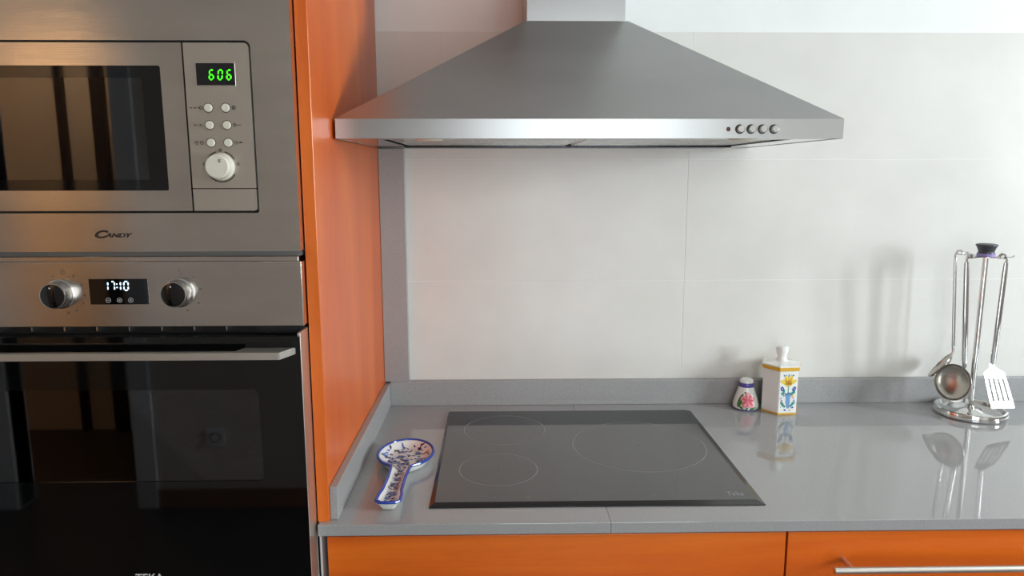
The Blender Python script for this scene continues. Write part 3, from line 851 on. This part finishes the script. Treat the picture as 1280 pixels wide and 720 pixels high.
for p in (petal(-15, 66, 6, 4.2, 100), petal(15, 65, 6.5, 4.2, 60), petal(-11, 99, 2.6, 1.6, 140), petal(11, 99, 2.6, 1.6, 40), petal(13, 18, 3, 2, 30), petal(-6, 12, 3, 2, 150), petal(-15, 36, 2.5, 1.5, 0), petal(16, 36, 2.5, 1.4, 90), petal(-10, 48, 2, 1.2, 45), petal(-6, 100, 1.5, 1, 0), petal(6, 100, 1.5, 1, 0), petal(-17, 20, 1.6, 1, 0), petal(6, 12, 1.8, 1.2, 0), petal(10, 56, 1.6, 1, 0)): jpatch(mb, p, .0003)
stroke(mb, [(-7, 55), (-3, 51), (2, 56), (8, 54)], .8, .0004)
mb.build('painted_blossoms', 'paint_blue', t)
mb = MB()
for p in (petal(-15, 66, 2.4, 1.6, 100), petal(15, 65, 2.6, 1.6, 60), petal(-17, 42, 3.5, 2.4, 30), petal(14, 43, 3.4, 2.4, 0)): jpatch(mb, p, .0005)
mb.build('painted_dots', plain('paint_lilac', (196, 178, 214), .2), t)
mb = MB()
jpatch(mb, [(-8, 54), (-5, 43), (-5, 30), (-1, 16), (4, 16), (6, 32), (6, 44), (10, 55), (3, 56), (-1, 51)], .0002)
mb.build('painted_vase', 'paint_sky', t)
mb = MB()
for p in (petal(-11, 57, 9, 2.8, 75), petal(12, 55, 9, 2.8, 50), petal(-12, 26, 10, 3, 128), petal(12, 26, 10, 3, 45), petal(0, 99, 4, 1.6, 90), petal(-16, 54, 3, 1.2, 80), petal(17, 56, 3, 1.2, 80)): jpatch(mb, p, .0003)
stroke(mb, [(0, 74), (1, 66), (0, 58), (1, 50)], .7, .0004)
stroke(mb, [(-2, 20), (-8, 24), (-14, 32)], .6, .0004); stroke(mb, [(2, 20), (8, 24), (14, 33)], .6, .0004)
mb.build('painted_stems', 'paint_teal', t)

# ------------------------------------------------------------------ utensil stand
UX, UY = 1.2440, -.1100
t = thing('utensil_stand', (UX, UY, .9), 'chrome carousel stand for hanging utensils with dark knob on top', 'utensil stand')
MU = Matrix.Translation((UX, UY, .9002))
MB().lathe([(0, 0), (.076, 0), (.0795, .003), (.0795, .0085), (.0775, .0100), (.0785, .0115), (.0775, .0165), (.0745, .0180), (.0715, .0170), (.0660, .0085), (.030, .0075), (.022, .0110), (.012, .0150), (.0085, .0220), (0, .0220)], MU, 56).build('base', 'chrome', t, True)
MB().lathe([(.0, .016), (.0062, .016), (.0062, .386), (0, .386)], MU, 20).build('pole', 'chrome', t, True)
PZ = 1.2880
HOOK = {'ladle': (1.184, -.140), 'spoon': (1.2105, -.062), 'spatula': (1.259, -.148), 'e1': (1.294, -.125), 'e2': (1.285, -.070), 'e3': (1.240, -.052)}
MB().lathe([(0, 0), (.026, 0), (.026, .0022), (0, .0022)], Matrix.Translation((UX, UY, PZ)), 24).build('hook_plate', 'steel_satin', t, True)
for hx_, hy_ in HOOK.values():
    rv = Vector((hx_-UX, hy_-UY, 0)); RA = rv.length; rv.normalize(); q0 = Vector((UX, UY, PZ))
    pts = [q0+rv*.012+Vector((0, 0, .001)), q0+rv*(RA-.010)+Vector((0, 0, .001)), q0+rv*(RA-.003)+Vector((0, 0, .0005)), q0+rv*(RA+.003)+Vector((0, 0, .001)), q0+rv*(RA+.006)+Vector((0, 0, .005))]
    MB().tube(pts, .0042, 8, flat=(1, .32)).build('hook_arm', 'steel_satin', t, True)
kb = MB().lathe([(0, .003), (.0175, .003), (.0185, .008), (.0165, .013), (.0205, .024), (.0232, .0275), (.0225, .0300), (.017, .0315), (0, .0322)], Matrix.Translation((UX, UY, PZ)), 32).build('top_knob', 'knob_grey', t, True)
MB().lathe([(.0172, .0022), (.0192, .0024), (.0195, .0075), (.0187, .0085)], Matrix.Translation((UX, UY, PZ)), 32).build('knob_ring', 'knob_purple', kb, True)

def utensil(name, label, key, neck, hw):
    """handle hanging from a hook arm down to the neck point"""
    hx_, hy_ = HOOK[key]
    t = thing(name, (hx_, hy_, PZ), label, 'kitchen utensil', 'utensils hanging on the stand')
    rad = Vector((hx_-UX, hy_-UY, 0)).normalized()
    p0 = Vector((hx_, hy_, PZ+.002))
    pts = [p0+Vector((0, 0, -.014))+rad*.0075, p0+Vector((0, 0, -.004))+rad*.0085, p0+Vector((0, 0, .007))+rad*.004, p0+Vector((0, 0, .0085))-rad*.003, p0+Vector((0, 0, .004))-rad*.0085, p0+Vector((0, 0, -.003))-rad*.009]
    MB().tube(pts, .0036, 8, flat=(1, .45)).build('hanging_hook', 'steel_satin', t, True)
    h0 = p0+Vector((0, 0, -.010))+rad*.0075
    MB().tube([h0, h0.lerp(neck, .1), h0.lerp(neck, .5), h0.lerp(neck, .94), neck], [hw*.8, hw, hw*1.05, hw, hw*.65], 14, flat=(.6, 1)).build('handle', 'chrome', t, True)
    return t
def ladle(name, label, key, neck, hw, br, down, look, d_=.019):
    """shallow round bowl; down = direction from neck to bowl tip, look = rough facing of the hollow"""
    neck = Vector(neck); down = Vector(down).normalized(); look = Vector(look)
    t = utensil(name, label, key, neck, hw)
    axis = (look-down*look.dot(down)).normalized(); side = axis.cross(down)
    ctr = neck+down*(br+.006)
    M = Matrix(((side.x, down.x, axis.x, ctr.x), (side.y, down.y, axis.y, ctr.y), (side.z, down.z, axis.z, ctr.z), (0, 0, 0, 1)))
    prof = [(0, -d_)]
    for k in range(1, 9): u = k/8; prof.append((br*math.sin(u*math.pi/2), -d_*math.cos(u*math.pi/2)))
    prof.append((br+.0014, .0006)); prof.append((br+.0016, -.0004))
    for k in range(8, -1, -1): u = k/8; prof.append(((br+.0012)*math.sin(u*math.pi/2), -(d_+.0013)*math.cos(u*math.pi/2)))
    MB().lathe(prof, M, 40).build('bowl', 'steel_bowl', t, True)
    MB().tube([neck+Vector((0, 0, .012)), neck, neck.lerp(ctr-down*br, .6)-axis*.001, ctr-down*(br-.004)-axis*.004], [hw*.8, hw*.8, hw*.7, hw*.6], 10).build('neck', 'steel_satin', t, True)
    return t
plain('steel_bowl', (182, 176, 168), .24, 1.0)
ladle('soup_ladle', 'steel ladle with round bowl facing outwards on the stand', 'ladle', (1.1990, -.140, 1.030), .0066, .0430, (-.30, .25, -.85), (-.64, -.60, .80))
ladle('serving_spoon', 'thin handled steel serving spoon hanging between the ladle and the tiled wall', 'spoon', (1.2195, -.062, 1.0445), .0042, .0380, (-.62, .10, -.78), (-.66, .42, .62), .012)
# slotted spatula
neck = Vector((1.2630, -.146, 1.0345))
t = utensil('slotted_spatula', 'steel spatula with four long slots hanging on the stand', 'spatula', neck, .0066)
face = Vector((.19, -.98, 0)).normalized(); tl = math.radians(27)
axis = (face*math.cos(tl) + Vector((0, 0, 1))*math.sin(tl)).normalized()
down = (Vector((0, 0, -1)) + axis*axis.z).normalized(); side = down.cross(axis)*-1
rz = math.radians(-3); dn = (down*math.cos(rz) + side*math.sin(rz)); sd = (side*math.cos(rz) - down*math.sin(rz))
def sp(u, v, w=0): return neck + sd*(u-.0025) + dn*v + axis*w
# blade cut by slots: cells of a u-grid, slots left open between v0 and v1
W = .031; bl0, bl1 = .020, .104
us = [-W, -.0236, -.0168, -.0100, -.0032, .0034, .0102, .0170, .0238, W]
vsl = [bl0, .033, .088, bl1]
m = MB(); th = .0006
def cell(u0, u1, v0, v1, k0=1.0, k1=1.0):
    P = [sp(u0*k0, v0, th), sp(u1*k0, v0, th), sp(u1*k1, v1, th), sp(u0*k1, v1, th)]; Q = [sp(u0*k0, v0, -th), sp(u1*k0, v0, -th), sp(u1*k1, v1, -th), sp(u0*k1, v1, -th)]
    m.faces(P+Q, [(0, 1, 2, 3), (7, 6, 5, 4), (0, 4, 5, 1), (1, 5, 6, 2), (2, 6, 7, 3), (3, 7, 4, 0)])
sc = lambda v: .93 + .12*(v-bl0)/(bl1-bl0)
for i in range(9):
    for j in range(3):
        if i % 2 == 1 and j == 1: continue
        k1_ = sc(vsl[j+1]) * (.96 if j == 2 and i in (0, 8) else 1)
        cell(us[i], us[i+1], vsl[j], vsl[j+1], sc(vsl[j]), k1_)
m.build('slotted_blade', 'steel_satin', t)
P = [(-.0052, -.006), (.0052, -.006), (.0085, .008), (W*.93, bl0), (-W*.93, bl0), (-.0085, .008)]
V = [sp(u, v, th) for u, v in P] + [sp(u, v, -th) for u, v in P]
MB().faces(V, [(0, 1, 2, 3, 4, 5), (11, 10, 9, 8, 7, 6)] + [(k, 6+k, 6+(k+1) % 6, (k+1) % 6) for k in range(6)]).build('shoulder', 'steel_satin', t)

# prints, brush strokes and the painted reflection too small to pick apart singly
for o in bpy.data.objects:
    if o.type == 'MESH' and o.name.split('.')[0] in ('printed_symbols', 'touch_symbols', 'painted_leaves', 'painted_flowers', 'orange_reflection', 'painted_flower', 'painted_blossoms', 'painted_dots', 'painted_stems', 'painted_veins', 'dial_marks'):
        o['kind'] = 'stuff'
